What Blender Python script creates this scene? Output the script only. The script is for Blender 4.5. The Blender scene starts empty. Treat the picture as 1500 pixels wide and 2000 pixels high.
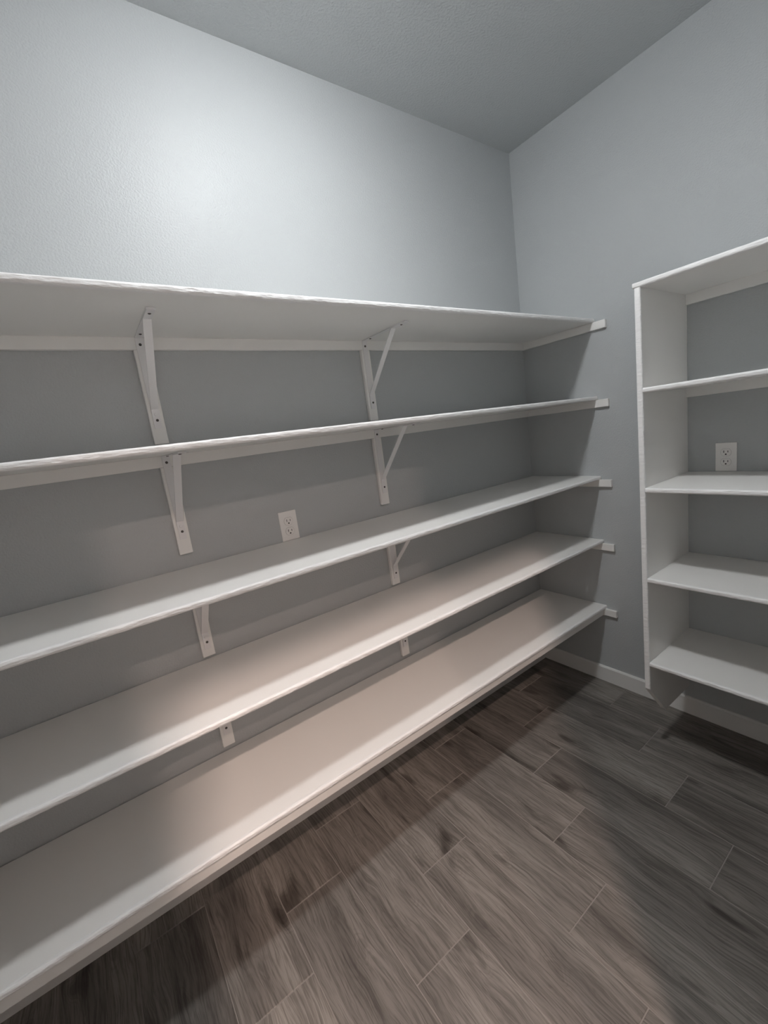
import bpy, bmesh, math, random
from mathutils import Matrix, Vector, noise

# ------------------------------------------------------------------ camera, world, exposure
scene = bpy.context.scene
C = scene.collection
H = 2.791                       # ceiling height
XL = -2.88                      # left wall
YF = -1.62                      # front wall (the one with the doorway)

cam_data = bpy.data.cameras.new('camera')
cam_data.sensor_fit = 'VERTICAL'
cam_data.sensor_height = 36.0
cam_data.lens = 830.84 / 2000.0 * 36.0
cam_data.clip_start = 0.01
cam = bpy.data.objects.new('camera', cam_data)
C.objects.link(cam)
RIGHT = Vector((0.80555137, -0.57740886, -0.13298869))
UP = Vector((0.20983759, 0.06810235, 0.97536160))
FWD = Vector((0.55412559, 0.81360990, -0.17602202))
M = Matrix.Identity(4)
for i in range(3):
    M[i][0], M[i][1], M[i][2] = RIGHT[i], UP[i], -FWD[i]
M.translation = Vector((-2.0925, -1.5186, 1.4786))
cam.matrix_world = M
scene.camera = cam

world = bpy.data.worlds.new('world')
scene.world = world
world.use_nodes = True
world.node_tree.nodes['Background'].inputs['Color'].default_value = (0.5, 0.5, 0.5, 1)
world.node_tree.nodes['Background'].inputs['Strength'].default_value = 0.02

scene.view_settings.view_transform = 'Standard'
scene.view_settings.look = 'None'
scene.view_settings.gamma = 1.0
scene.view_settings.use_curve_mapping = False
scene.view_settings.exposure = 1.62
scene.cycles.max_bounces = 6
scene.cycles.diffuse_bounces = 6
scene.cycles.glossy_bounces = 2
scene.cycles.caustics_reflective = False
scene.cycles.caustics_refractive = False
scene.cycles.use_adaptive_sampling = True
scene.cycles.adaptive_threshold = 0.10
scene.cycles.adaptive_min_samples = 16

LAMP = (-1.44, -0.77)           # pantry ceiling lamp
LAMP_STRENGTH = 92.0
LAMP_COLOR = (0.975, 0.99, 1.0)
HALL_COLOR = (1.0, 0.76, 0.65)
HALL_LAMPS_AND_FILLS = [(-2.40, -2.35, 17.5, HALL_COLOR), (-2.44, -3.10, 8.0, HALL_COLOR),
              (-3.55, -2.00, 13.0, (1.0, 0.97, 0.96)), (-0.80, -2.00, 13.0, (1.0, 0.97, 0.96))]   # x, y, watts, colour; this pair is unseen fill added for hall ambient

# ------------------------------------------------------------------ materials
def new_mat(name):
    m = bpy.data.materials.new(name)
    m.use_nodes = True
    nt = m.node_tree
    return m, nt, nt.nodes['Principled BSDF']

def node(nt, kind, **kw):
    n = nt.nodes.new(kind)
    for k, v in kw.items():
        setattr(n, k, v)
    return n

def math_node(nt, op, a, b=None, clamp=False):
    n = nt.nodes.new('ShaderNodeMath')
    n.operation = op
    n.use_clamp = clamp
    for i, s in enumerate((a, b)):
        if s is None:
            continue
        if isinstance(s, (int, float)):
            n.inputs[i].default_value = s
        else:
            nt.links.new(s, n.inputs[i])
    return n.outputs[0]

def noise_bump(nt, bsdf, scale, strength, dist, detail=4.0, stretch=None, coord='Object'):
    tc = node(nt, 'ShaderNodeTexCoord')
    src = tc.outputs[coord]
    if stretch:
        mp = node(nt, 'ShaderNodeMapping')
        mp.inputs['Scale'].default_value = stretch
        nt.links.new(src, mp.inputs['Vector'])
        src = mp.outputs['Vector']
    nz = node(nt, 'ShaderNodeTexNoise')
    nz.inputs['Scale'].default_value = scale
    nz.inputs['Detail'].default_value = detail
    nt.links.new(src, nz.inputs['Vector'])
    bp = node(nt, 'ShaderNodeBump')
    bp.inputs['Strength'].default_value = strength
    bp.inputs['Distance'].default_value = dist
    nt.links.new(nz.outputs['Fac'], bp.inputs['Height'])
    nt.links.new(bp.outputs['Normal'], bsdf.inputs['Normal'])
    return nz

def paint_mat(name, color, rough, bump=0.0, scale=300.0, dist=0.002, spec=0.5):
    m, nt, b = new_mat(name)
    b.inputs['Base Color'].default_value = (*color, 1)
    b.inputs['Roughness'].default_value = rough
    b.inputs['Specular IOR Level'].default_value = spec
    if bump:
        noise_bump(nt, b, scale, bump, dist, 2.0)
    return m

WALL = paint_mat('wall_paint_grey', (0.478, 0.498, 0.507), 0.33, 0.48, 170.0, 0.0030, 0.13)
CEIL = paint_mat('ceiling_paint_grey', (0.50, 0.52, 0.528), 0.7, 0.6, 120.0, 0.0035, 0.2)
WHITE = paint_mat('shelf_paint_white', (0.86, 0.85, 0.83), 0.45, 0.10, 60.0, 0.001)
TRIM = paint_mat('trim_paint_white', (0.80, 0.795, 0.78), 0.45, 0.05, 60.0, 0.001)
METAL = paint_mat('bracket_enamel_white', (0.82, 0.81, 0.815), 0.38)
PLASTIC = paint_mat('outlet_plastic_white', (0.86, 0.84, 0.82), 0.32)
SLOT = paint_mat('outlet_slot_dark', (0.03, 0.028, 0.026), 0.7)
SEAM = paint_mat('outlet_seam_grey', (0.42, 0.40, 0.39), 0.7)
SCREW = paint_mat('screw_dark', (0.10, 0.09, 0.085), 0.45)
SCREW.node_tree.nodes['Principled BSDF'].inputs['Metallic'].default_value = 0.6
GROUT = paint_mat('grout_grey', (0.30, 0.275, 0.255), 0.9, 0.3, 400.0, 0.001)
HALLF = paint_mat('hall_floor_brown', (0.20, 0.18, 0.165), 0.5)
HALLW = paint_mat('hall_paint', (0.72, 0.70, 0.68), 0.7)

# rough sawn, painted-over front edge of the boards: streaky relief along the board
def edge_mat(name, stretch):
    m, nt, b = new_mat(name)
    b.inputs['Base Color'].default_value = (0.88, 0.875, 0.87, 1)
    b.inputs['Roughness'].default_value = 0.42
    noise_bump(nt, b, 75.0, 0.9, 0.0035, 5.0, stretch)
    return m
EDGE_X = edge_mat('painted_raw_edge_along_x', (0.42, 1.6, 1.6))
EDGE_Y = edge_mat('painted_raw_edge_along_y', (1.6, 0.42, 1.6))

def emit_mat(name, color, strength):
    m = bpy.data.materials.new(name)
    m.use_nodes = True
    nt = m.node_tree
    nt.nodes.remove(nt.nodes['Principled BSDF'])
    e = node(nt, 'ShaderNodeEmission')
    e.inputs['Color'].default_value = (*color, 1)
    e.inputs['Strength'].default_value = strength
    nt.links.new(e.outputs[0], nt.nodes['Material Output'].inputs['Surface'])
    return m

def plank_mat():
    m, nt, b = new_mat('wood_look_tile')
    L = nt.links.new
    tc = node(nt, 'ShaderNodeTexCoord')
    oi = node(nt, 'ShaderNodeObjectInfo')
    rnd = oi.outputs['Random']
    comb = node(nt, 'ShaderNodeCombineXYZ')
    L(math_node(nt, 'MULTIPLY', rnd, 37.0), comb.inputs[0])
    L(math_node(nt, 'MULTIPLY', rnd, 91.0), comb.inputs[1])
    L(math_node(nt, 'MULTIPLY', rnd, 13.0), comb.inputs[2])
    add = node(nt, 'ShaderNodeVectorMath', operation='ADD')
    L(tc.outputs['Object'], add.inputs[0])
    L(comb.outputs[0], add.inputs[1])

    def wood_noise(sx, sy, detail=3.0, rough=0.55, distort=0.0, vec=None):
        mp = node(nt, 'ShaderNodeMapping')
        mp.inputs['Scale'].default_value = (sx, sy, 1.0)
        L(vec or add.outputs[0], mp.inputs['Vector'])
        nz = node(nt, 'ShaderNodeTexNoise')
        nz.inputs['Scale'].default_value = 1.0
        nz.inputs['Detail'].default_value = detail
        nz.inputs['Roughness'].default_value = rough
        nz.inputs['Distortion'].default_value = distort
        L(mp.outputs[0], nz.inputs['Vector'])
        return nz.outputs['Fac']

    def mrange(v, a, b_, c=0.0, d=1.0):
        n = node(nt, 'ShaderNodeMapRange', interpolation_type='SMOOTHSTEP')
        L(v, n.inputs['Value'])
        n.inputs['From Min'].default_value = a
        n.inputs['From Max'].default_value = b_
        n.inputs['To Min'].default_value = c
        n.inputs['To Max'].default_value = d
        return n.outputs[0]

    knot = wood_noise(15.0, 4.6, 1.5, 0.5, 0.25)          # dark elongated knots
    # the grain bends around the knots
    cx = node(nt, 'ShaderNodeCombineXYZ')
    L(math_node(nt, 'MULTIPLY', knot, 0.045), cx.inputs[0])
    warp = node(nt, 'ShaderNodeVectorMath', operation='ADD')
    L(add.outputs[0], warp.inputs[0])
    L(cx.outputs[0], warp.inputs[1])
    wv = warp.outputs[0]
    broad = wood_noise(9.0, 1.1, 2.0, 0.5, 0.3, wv)       # long soft bands
    mid = wood_noise(30.0, 1.7, 3.0, 0.62, 0.15, wv)       # grain streaks
    fibre = wood_noise(190.0, 7.0, 3.0, 0.75, 0.0, wv)    # fine fibres
    ring = math_node(nt, 'SINE', math_node(nt, 'MULTIPLY', knot, 150.0))
    ring = math_node(nt, 'MULTIPLY', mrange(ring, -0.2, 1.0), mrange(knot, 0.50, 0.62))

    ramp = node(nt, 'ShaderNodeValToRGB')
    e = ramp.color_ramp.elements
    e[0].position, e[0].color = 0.32, (0.125, 0.113, 0.102, 1)
    e[1].position, e[1].color = 0.68, (0.335, 0.310, 0.285, 1)
    k = e.new(0.5); k.color = (0.222, 0.203, 0.184, 1)
    base = math_node(nt, 'ADD', math_node(nt, 'MULTIPLY', broad, 0.55), math_node(nt, 'MULTIPLY', mid, 0.45))
    L(base, ramp.inputs[0])

    def mul(col, fac, lo):
        mx = node(nt, 'ShaderNodeMix', data_type='RGBA', blend_type='MULTIPLY')
        L(fac, mx.inputs['Factor'])
        L(col, mx.inputs[6])
        mx.inputs[7].default_value = (*lo, 1)
        return mx.outputs[2]
    col = ramp.outputs[0]
    col = mul(col, mrange(knot, 0.60, 0.76), (0.38, 0.36, 0.35))
    col = mul(col, math_node(nt, 'MULTIPLY', ring, 0.30), (0.60, 0.58, 0.57))
    col = mul(col, mrange(fibre, 0.40, 0.66), (0.55, 0.54, 0.53))
    tint = node(nt, 'ShaderNodeMapRange')
    L(rnd, tint.inputs['Value'])
    tint.inputs['To Min'].default_value = 0.88
    tint.inputs['To Max'].default_value = 1.14
    hsv = node(nt, 'ShaderNodeHueSaturation')
    L(tint.outputs[0], hsv.inputs['Value'])
    L(col, hsv.inputs['Color'])
    L(hsv.outputs[0], b.inputs['Base Color'])
    b.inputs['Roughness'].default_value = 0.48
    bp = node(nt, 'ShaderNodeBump')
    bp.inputs['Strength'].default_value = 0.25
    bp.inputs['Distance'].default_value = 0.001
    L(fibre, bp.inputs['Height'])
    L(bp.outputs[0], b.inputs['Normal'])
    return m
PLANK = plank_mat()

# ------------------------------------------------------------------ helpers
def add_box(bm, lo, hi, bevel=0.0, seg=1):
    vs = [bm.verts.new((x, y, z)) for x in (lo[0], hi[0]) for y in (lo[1], hi[1]) for z in (lo[2], hi[2])]
    F = [(0, 1, 3, 2), (4, 6, 7, 5), (0, 4, 5, 1), (2, 3, 7, 6), (0, 2, 6, 4), (1, 5, 7, 3)]
    fs = [bm.faces.new([vs[i] for i in f]) for f in F]
    if bevel:
        es = list({ed for f in fs for ed in f.edges})
        bmesh.ops.bevel(bm, geom=es, offset=bevel, segments=seg, affect='EDGES', profile=0.5)

def add_prism(bm, pts, axis, a, b):
    """closed outline pts (2D) pushed along axis from a to b"""
    def v3(p, t):
        if axis == 0: return (t, p[0], p[1])
        if axis == 1: return (p[0], t, p[1])
        return (p[0], p[1], t)
    A = [bm.verts.new(v3(p, a)) for p in pts]
    B = [bm.verts.new(v3(p, b)) for p in pts]
    bm.faces.new(A)
    bm.faces.new(B[::-1])
    n = len(pts)
    for i in range(n):
        bm.faces.new((A[i], B[i], B[(i + 1) % n], A[(i + 1) % n]))

def finish(bm):
    bmesh.ops.recalc_face_normals(bm, faces=bm.faces)

def obj(name, bm, mat, parent=None, smooth=False):
    finish(bm)
    me = bpy.data.meshes.new(name)
    bm.to_mesh(me)
    bm.free()
    me.materials.append(mat)
    if smooth:
        for p in me.polygons:
            p.use_smooth = True
    o = bpy.data.objects.new(name, me)
    C.objects.link(o)
    if parent is not None:
        o.parent = parent
    return o

def box(name, lo, hi, mat, parent=None, bevel=0.0, seg=1):
    bm = bmesh.new()
    add_box(bm, lo, hi, bevel, seg)
    return obj(name, bm, mat, parent)

def prism(name, pts, axis, a, b, mat, parent=None):
    bm = bmesh.new()
    add_prism(bm, pts, axis, a, b)
    return obj(name, bm, mat, parent)

def empty(name, loc, label, cat, group=None):
    o = bpy.data.objects.new(name, None)
    C.objects.link(o)
    o.location = loc
    o['label'] = label
    o['category'] = cat
    if group:
        o['group'] = group
    return o

def structure(o, label=None):
    o['kind'] = 'structure'
    if label:
        o['label'] = label
    return o

# ------------------------------------------------------------------ room shell
T = 0.10
structure(box('wall_back', (XL - T, 0, 0), (T, T, H), WALL), 'light grey textured wall behind the long white shelves')
structure(box('wall_right', (0, YF - T, 0), (T, 0, H), WALL), 'light grey textured wall behind the open shelving unit')
structure(box('wall_left', (XL - T, YF - T, 0), (XL, 0, H), WALL), 'light grey wall at the left end of the pantry')
DX0, DX1, DZ = -2.29, -1.67, 2.21               # doorway the photograph was taken from
bm = bmesh.new()
add_box(bm, (XL, YF - T, 0), (DX0, YF, H))
add_box(bm, (DX1, YF - T, 0), (0, YF, H))
add_box(bm, (DX0, YF - T, DZ), (DX1, YF, H))
structure(obj('wall_front', bm, WALL), 'light grey wall with the doorway')
structure(box('ceiling', (XL - T, YF - T, H), (T, T, H + 0.1), CEIL), 'grey textured ceiling of the pantry')
floor = structure(box('floor', (XL - T, YF - T, -0.1), (T, T, -0.0016), GROUT), 'wood-look plank tile floor with pale grout lines')

# ------------------------------------------------------------------ floor planks
PITCH, PL, GAP = 0.2075, 0.6215, 0.0030
random.seed(4)
def plank_mesh(w, l):
    bm = bmesh.new()
    add_box(bm, (-w / 2, -l / 2, -0.008), (w / 2, l / 2, 0.0), 0.0012, 1)
    finish(bm)
    me = bpy.data.meshes.new('plank')
    bm.to_mesh(me)
    bm.free()
    me.materials.append(PLANK)
    return me
cache = {}
offs = {0: 0.108, 1: 0.291, 2: 0.494, 3: 0.10, 4: 0.287, 5: 0.50, 6: 0.0915, 7: 0.2975, 8: 0.498, 9: 0.081}
for k in range(-1, 14):
    x1 = min(-0.195 - PITCH * k, 0.0)
    x0 = max(-0.195 - PITCH * (k + 1), XL)
    if x1 - x0 < 0.02:
        continue
    o0 = offs.get(k, (0.10, 0.292, 0.498)[k % 3])
    n = -1
    while True:
        ya = -o0 - PL * n                # upper end of this plank
        yb = ya - PL
        n += 1
        if ya < YF - T:
            break
        ya_, yb_ = min(ya, 0.0), max(yb, YF - T)
        if ya_ - yb_ < 0.03:
            continue
        w, l = round(x1 - x0 - GAP, 4), round(ya_ - yb_ - GAP, 4)
        if (w, l) not in cache:
            cache[(w, l)] = plank_mesh(w, l)
        o = bpy.data.objects.new('plank', cache[(w, l)])
        C.objects.link(o)
        o.parent = floor
        o.location = ((x0 + x1) / 2, (ya_ + yb_) / 2, 0)

# ------------------------------------------------------------------ baseboards
BH, BT = 0.086, 0.012
def base_profile(sgn):
    return [(0, 0), (sgn * BT, 0), (sgn * BT, BH - 0.007), (sgn * (BT - 0.005), BH), (0, BH)]
structure(prism('baseboard_right', base_profile(-1), 1, YF, 0, TRIM), 'white baseboard along the right wall')
structure(prism('baseboard_back', base_profile(-1), 0, XL, -BT, TRIM), 'white baseboard under the long shelves')
structure(prism('baseboard_left', [(XL + p[0], p[1]) for p in base_profile(1)], 1, YF, -BT, TRIM), 'white baseboard on the left wall')

# doorway lining and casing
bm = bmesh.new()
add_box(bm, (DX0, YF - T, 0), (DX0 + 0.004, YF, DZ - 0.004))
add_box(bm, (DX1 - 0.004, YF - T, 0), (DX1, YF, DZ - 0.004))
add_box(bm, (DX0, YF - T, DZ - 0.004), (DX1, YF, DZ))
structure(obj('trim_1', bm, TRIM), 'white lining of the doorway')

# ------------------------------------------------------------------ hall outside the doorway
HY = -4.4
structure(box('floor_hall', (-4.0, HY, -0.1), (-0.4, YF - T, -0.0005), HALLF), 'wood-look floor of the hall outside the doorway')
structure(box('ceiling_hall', (-4.1, HY - 0.1, H), (-0.3, YF - T, H + 0.1), HALLW), 'ceiling of the hall outside the doorway')
structure(box('wall_hall', (-4.1, HY - 0.1, 0), (-0.3, HY, H), HALLW), 'far wall of the hall outside the doorway')
structure(box('wall_hall_left', (-4.1, HY, 0), (-4.0, YF - T, H), HALLW), 'left wall of the hall outside the doorway')
structure(box('wall_hall_right', (-0.4, HY, 0), (-0.3, YF - T, H), HALLW), 'right wall of the hall outside the doorway')

# ------------------------------------------------------------------ lamps
def lathe(bm, prof, n=32, c=(0, 0)):
    rings = []
    for r, z in prof:
        if r < 1e-6:
            rings.append([bm.verts.new((c[0], c[1], z))])
        else:
            rings.append([bm.verts.new((c[0] + r * math.cos(2 * math.pi * i / n), c[1] + r * math.sin(2 * math.pi * i / n), z)) for i in range(n)])
    for a, b in zip(rings, rings[1:]):
        for i in range(n):
            j = (i + 1) % n
            if len(a) == 1 and len(b) == 1:
                continue
            if len(a) == 1:
                bm.faces.new((a[0], b[i], b[j]))
            elif len(b) == 1:
                bm.faces.new((a[i], b[0], a[j]))
            else:
                bm.faces.new((a[i], b[i], b[j], a[j]))

lt = empty('ceiling_light', (LAMP[0], LAMP[1], H), 'round flush ceiling light lighting the pantry shelves', 'light')
bm = bmesh.new()
lathe(bm, [(0, 0), (0.115, 0), (0.115, -0.018), (0.098, -0.024), (0, -0.024)])
obj('base_ring', bm, TRIM, lt)
bm = bmesh.new()
lathe(bm, [(0.076, -0.0245), (0.075, -0.034), (0.068, -0.045), (0.052, -0.053), (0.028, -0.058), (0, -0.059)])
obj('diffuser', bm, emit_mat('lamp_diffuser_cool', LAMP_COLOR, LAMP_STRENGTH), lt)

for i, (hx, hy, watts, lcol) in enumerate(HALL_LAMPS_AND_FILLS):
    ht = empty('hall_downlight_or_fill', (hx, hy, H), ('round downlight in the hall ceiling close to the doorway',
               'round downlight in the middle of the hall ceiling',
               'added round fill light at the left end of the hall', 'added round fill light at the right end of the hall')[i], 'light', 'hall downlights')
    bm = bmesh.new()
    lathe(bm, [(0.05, 0), (0.075, 0), (0.075, -0.006), (0.05, -0.010), (0.05, 0)], 24)
    obj('trim_ring', bm, TRIM, ht)
    ld = bpy.data.lights.new('hall_lamp_or_fill', 'AREA')
    ld.shape = 'DISK'
    ld.size = 0.09
    ld.energy = watts
    ld.color = lcol
    lo = bpy.data.objects.new('hall_lamp_or_fill', ld)
    C.objects.link(lo)
    lo.parent = ht
    lo.location = (0, 0, -0.012)

def rough_edge(name, pts, axis, a, b, mat, parent, front, out, amp=0.0009, step=0.006):
    """a front edge strip whose outline is pushed in and out like roughly sawn, painted board"""
    n = max(2, int(abs(b - a) / step))
    bm = bmesh.new()
    rows = []
    seed = random.uniform(0, 50)
    for i in range(n + 1):
        t = a + (b - a) * i / n
        row = []
        for p in pts:
            q = list(p)
            k = min(1.0, max(0.0, (abs(p[0] - front) < 0.0085) * 1.0))
            if k:
                q[0] += out * amp * noise.noise(Vector((t * 62 + seed, p[1] * 230, 1.7)))
                q[1] += 0.45 * amp * noise.noise(Vector((t * 50 + seed, p[1] * 160, 9.1)))
            row.append(bm.verts.new((t, q[0], q[1]) if axis == 0 else (q[0], t, q[1])))
        rows.append(row)
    m = len(pts)
    for r0, r1 in zip(rows, rows[1:]):
        for j in range(m):
            bm.faces.new((r0[j], r1[j], r1[(j + 1) % m], r0[(j + 1) % m]))
    bm.faces.new(rows[0])
    bm.faces.new(rows[-1][::-1])
    return obj(name, bm, mat, parent)

# ------------------------------------------------------------------ long shelves on the back wall
D, TH, CH, CT, LC = 0.404, 0.0178, 0.036, 0.0165, 0.459
ZS = [1.8817, 1.5256, 1.1364, 0.8062, 0.4465]
NOSE = 0.012
def nose_profile(front, z1, sgn=-1, depth=NOSE, th=TH, r=0.0065):
    """rounded front edge: outline in (depth axis, z); sgn is the outward direction"""
    pts = [(front - sgn * depth, z1), ]
    for i in range(6):
        a = math.pi / 2 * (1 - i / 5.0)
        pts.append((front - sgn * r + sgn * r * math.cos(a), z1 - r + r * math.sin(a)))
    for i in range(6):
        a = -math.pi / 2 * i / 5.0
        pts.append((front - sgn * r + sgn * r * math.cos(a), z1 - th + r + r * math.sin(a)))
    pts.append((front - sgn * depth, z1 - th))
    return pts

shelf_labels = [
    'topmost long white shelf on the back wall, underside and two brackets showing',
    'second long white shelf from the top on the back wall, above the outlet',
    'middle long white shelf on the back wall, just below the white outlet',
    'fourth long white shelf from the top on the back wall',
    'lowest long white shelf on the back wall, nearest the wood-look floor',
]
for i, z in enumerate(ZS):
    t = empty('wall_shelf', (XL / 2, 0, z - TH), shelf_labels[i], 'shelf', 'long shelves on the back wall')
    off = Vector((-XL / 2, 0, -(z - TH)))
    def loc(v, off=off):
        return (v[0] + off[0], v[1] + off[1], v[2] + off[2])
    bd = box('board', loc((XL + 0.001, -D + NOSE, z - TH)), loc((-0.002, -0.0045, z)), WHITE, t)
    ed = rough_edge('front_edge', [(p[0], p[1] + off[2]) for p in nose_profile(-D, z)], 0, XL + 0.001 + off[0], -0.001 + off[0], EDGE_X, bd, -D, -1)
    ed['label'] = 'rough painted front edge'
    box('back_cleat', loc((XL + 0.001, -CT, z - TH - CH)), loc((-0.001, -0.0005, z - TH)), WHITE, t, 0.001)
    box('side_cleat', loc((-CT, -LC, z - TH - CH)), loc((-0.0005, -CT, z - TH)), WHITE, t, 0.0018)
    box('side_cleat', loc((XL + 0.0005, -LC, z - TH - CH)), loc((XL + CT, -CT, z - TH)), WHITE, t, 0.0018)
    if i == 4:
        box('front_stiffener', loc((XL + 0.02, -D + 0.012, z - TH - 0.036)), loc((-0.02, -D + 0.029, z - TH)), WHITE, t, 0.0015)

# ------------------------------------------------------------------ shelf brackets
def screw(name, parent, c, axis, r=0.0042, h=0.0022):
    bm = bmesh.new()
    lathe(bm, [(0, 0), (r, 0), (r, h * 0.5), (r * 0.6, h), (r * 0.35, h), (r * 0.3, h * 0.35), (0, h * 0.35)], 10)
    if axis == 'wall':              # head looks out of the wall (towards -y)
        bmesh.ops.transform(bm, matrix=Matrix.Rotation(math.pi / 2, 4, 'X'), verts=bm.verts)
    else:                           # head looks down
        bmesh.ops.transform(bm, matrix=Matrix.Rotation(math.pi, 4, 'X'), verts=bm.verts)
    bmesh.ops.translate(bm, vec=c, verts=bm.verts)
    return obj(name, bm, SCREW, parent)

def make_bracket(x, zu, zbot, label):
    """zu = underside of the board it carries, zbot = lower end of its wooden strip"""
    t = empty('shelf_bracket', (x, -0.001, zbot), label, 'bracket', 'white brackets under the long shelves')
    oz, oy = -zbot, 0.001
    W, S = 0.0205, 0.0022
    def b(name, lo, hi, mat, par=t, bev=0.0):
        return box(name, (lo[0], lo[1] + oy, lo[2] + oz), (hi[0], hi[1] + oy, hi[2] + oz), mat, par, bev)
    b('mounting_strip', (-W, -CT, zbot), (W, -0.001, zu - CH - 0.0004), WHITE, t, 0.0015)
    w = 0.0115
    yw = -CT - 0.0003
    wa = b('wall_arm', (-w, yw - S, zu - 0.225), (w, yw, zu - 0.0005), METAL, t, 0.0006)
    sa = b('shelf_arm', (-w, -0.300, zu - S - 0.0004), (w, yw - S, zu - 0.0004), METAL, t, 0.0006)
    # brace: one flat strap, tab under the board, slanted run, tab on the strip
    s2 = 0.0024
    zt = zu - S - 0.0006
    yb = yw - S - 0.0002
    line = [(-0.292, zt), (-0.214, zt), (yb, zu - 0.212), (yb, zu - 0.272)]
    low = [(-0.292, zt - s2), (-0.2155, zt - s2), (yb - s2, zu - 0.2135), (yb - s2, zu - 0.272)]
    pts = line + low[::-1]
    bm = bmesh.new()
    add_prism_concave(bm, pts, -0.0105, 0.0105, oy, oz)
    br = obj('brace', bm, METAL, t)
    screw('screw', br, (0, -0.264 + oy, zt - s2 + oz), 'down')
    screw('screw', br, (0.0005, yb - s2 + oy, zu - 0.247 + oz), 'wall')
    rv = bmesh.new()
    lathe(rv, [(0, 0), (0.0048, 0), (0.004, 0.001), (0, 0.0012)], 12)
    bmesh.ops.transform(rv, matrix=Matrix.Rotation(math.pi / 2, 4, 'X'), verts=rv.verts)
    bmesh.ops.translate(rv, vec=(0.0, yb - s2 + oy, zu - 0.229 + oz), verts=rv.verts)
    obj('rivet', rv, METAL, br)
    screw('screw', wa, (0.0, yw - S + oy, zu - 0.022 + oz), 'wall')
    screw('screw', sa, (0.0, -0.062 + oy, zu - S - 0.0004 + oz), 'down')
    return t

def add_prism_concave(bm, pts, a, b, oy, oz):
    """strap outline built as a ladder of quads (front row + back row)"""
    n = len(pts) // 2
    top, bot = pts[:n], pts[n:][::-1]
    V = {}
    for tag, row in (('t', top), ('b', bot)):
        for i, p in enumerate(row):
            for x in (a, b):
                V[(tag, i, x)] = bm.verts.new((x, p[0] + oy, p[1] + oz))
    for i in range(n - 1):
        for x in (a, b):
            bm.faces.new((V[('t', i, x)], V[('t', i + 1, x)], V[('b', i + 1, x)], V[('b', i, x)]))
        for tag in 'tb':
            bm.faces.new((V[(tag, i, a)], V[(tag, i + 1, a)], V[(tag, i + 1, b)], V[(tag, i, b)]))
    for i in (0, n - 1):
        bm.faces.new((V[('t', i, a)], V[('t', i, b)], V[('b', i, b)], V[('b', i, a)]))

ordw = ['topmost long shelf', 'second long shelf from the top', 'middle long shelf', 'fourth long shelf from the top']
bots = [1.5445, 1.1850, 0.8180, 0.4690]
for i in range(4):
    zu = ZS[i] - TH
    make_bracket(-1.8685, zu, bots[i], 'left of the two white brackets under the ' + ordw[i])
    make_bracket(-1.0530, zu, bots[i], 'right of the two white brackets under the ' + ordw[i])

# ------------------------------------------------------------------ open shelving unit on the right wall
DR, YP, TP = 0.3975, -0.7573, 0.0205
ZR = [1.8805, 1.5211, 1.1535, 0.7956, 0.4345]
u = empty('shelving_unit', (0, YP, 0), 'white open shelving unit with a pointed side panel on the right wall', 'shelving unit')
def ul(v):
    return (v[0], v[1] - YP, v[2])
zt = ZR[0] - TH
panel = [(-0.001, 0.145), (-0.254, 0.149), (-DR + 0.012, 0.3015), (-DR + 0.012, zt), (-0.001, zt)]
sp = prism('side_panel', panel, 1, -TP, 0, WHITE, u)
bm = bmesh.new()
# rounded front edge of the side panel, standing upright
r = 0.005
pr = [(-DR + 0.012, 0.0)]
for i in range(5):
    a = math.pi / 2 * i / 4.0
    pr.append((-DR + r - r * math.sin(a), -r + r * math.cos(a)))
for i in range(5):
    a = math.pi / 2 * i / 4.0
    pr.append((-DR + r - r * math.cos(a), -TP + r - r * math.sin(a)))
pr.append((-DR + 0.012, -TP))
add_prism(bm, pr, 2, 0.3155, zt)
# the slanted cut at the bottom runs on through the edge strip
for v in bm.verts:
    if v.co.z < 0.4:
        v.co.z = 0.3015 + (-DR + 0.012 - v.co.x) * 1.16
pe = obj('front_edge', bm, EDGE_Y, sp)
pe['label'] = 'painted front edge of the side panel'
for i, z in enumerate(ZR):
    ytop = 0.0035 if i == 0 else -TP - 0.0003
    yend = YF + 0.001 - YP
    s = box('shelf', (-DR + NOSE, yend, z - TH), (-0.001, ytop, z), WHITE, u)
    nose = nose_profile(-DR - (0.003 if i == 0 else 0.0), z)
    if i == 0:
        nose = [(min(p[0], -DR + NOSE) if p[0] < -DR + 0.004 else -DR + NOSE, p[1]) for p in nose]
    fe = rough_edge('front_edge', nose, 1, yend, ytop, EDGE_Y, s, -DR, -1, 0.0008)
    fe['label'] = 'rough painted front edge'
    box('back_cleat', (-CT, yend, z - TH - 0.039), (-0.001, -TP - 0.0003, z - TH), WHITE, u, 0.001)

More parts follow.
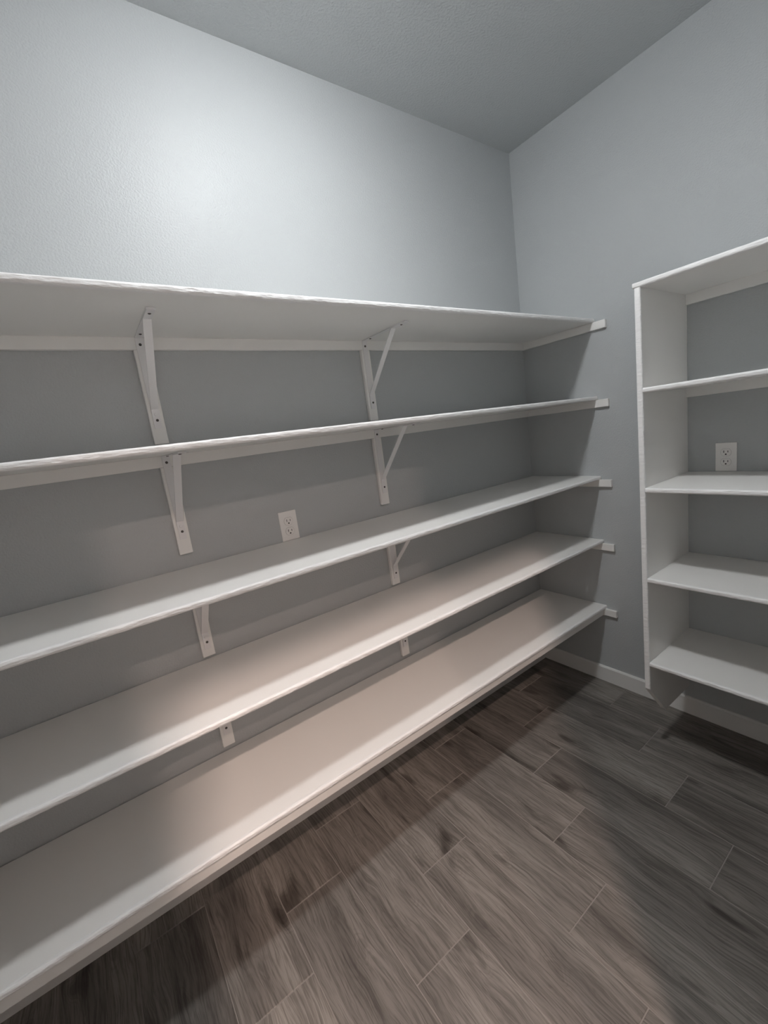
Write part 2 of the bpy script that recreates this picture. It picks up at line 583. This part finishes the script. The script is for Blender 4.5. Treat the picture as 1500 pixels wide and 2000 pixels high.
# ------------------------------------------------------------------ electrical outlets
def make_outlet(loc, rotz, hgt, label, top_margin=0.038):
    """plate hangs on the wall: local x to the right, local -y out of the wall, z=0 at the plate's lower edge"""
    t = empty('electrical_outlet', loc, label, 'outlet', 'white duplex outlets')
    t.rotation_euler = (0, 0, rotz)
    box('cover_plate', (-0.035, -0.0052, 0), (0.035, -0.0003, hgt), PLASTIC, t, 0.0022, 2)
    def face(rad, hh):
        pts = []
        n = 40
        for i in range(n):
            a = 2 * math.pi * i / n
            pts.append((rad * math.cos(a), max(-hh, min(hh, rad * math.sin(a)))))
        return pts
    for zc in (hgt - top_margin, hgt - top_margin - 0.0385):
        f = prism('receptacle', [(p[0], p[1] + zc) for p in face(0.0170, 0.0140)], 1, -0.0066, -0.004, PLASTIC, t)
        prism('seam', [(p[0], p[1] + zc) for p in face(0.0178, 0.0148)], 1, -0.00545, -0.004, SEAM, f)
        box('slot', (-0.0078, -0.0068, zc - 0.0015), (-0.0056, -0.006, zc + 0.0078), SLOT, f)
        box('slot', (0.0056, -0.0068, zc - 0.0005), (0.0078, -0.006, zc + 0.0068), SLOT, f)
        g = []
        for i in range(14):
            a = 2 * math.pi * i / 14
            g.append((0.0030 * math.cos(a), zc - 0.0078 + max(-0.0022, 0.0030 * math.sin(a))))
        prism('ground_hole', g, 1, -0.0068, -0.006, SLOT, f)
    bm = bmesh.new()
    lathe(bm, [(0, 0), (0.003, 0), (0.0026, 0.0008), (0, 0.001)], 12)
    bmesh.ops.transform(bm, matrix=Matrix.Rotation(math.pi / 2, 4, 'X'), verts=bm.verts)
    bmesh.ops.translate(bm, vec=(0, -0.0052, hgt - top_margin - 0.01925), verts=bm.verts)
    obj('screw', bm, PLASTIC, t)
    return t
make_outlet((-1.5002, 0, ZS[2] + 0.0004), 0.0, 0.1114, 'white duplex outlet on the back wall, standing on the middle long shelf')
make_outlet((0, -0.9098, ZR[2] + 0.0015), -math.pi / 2, 0.114, 'white duplex outlet inside the open shelving unit on the right wall')
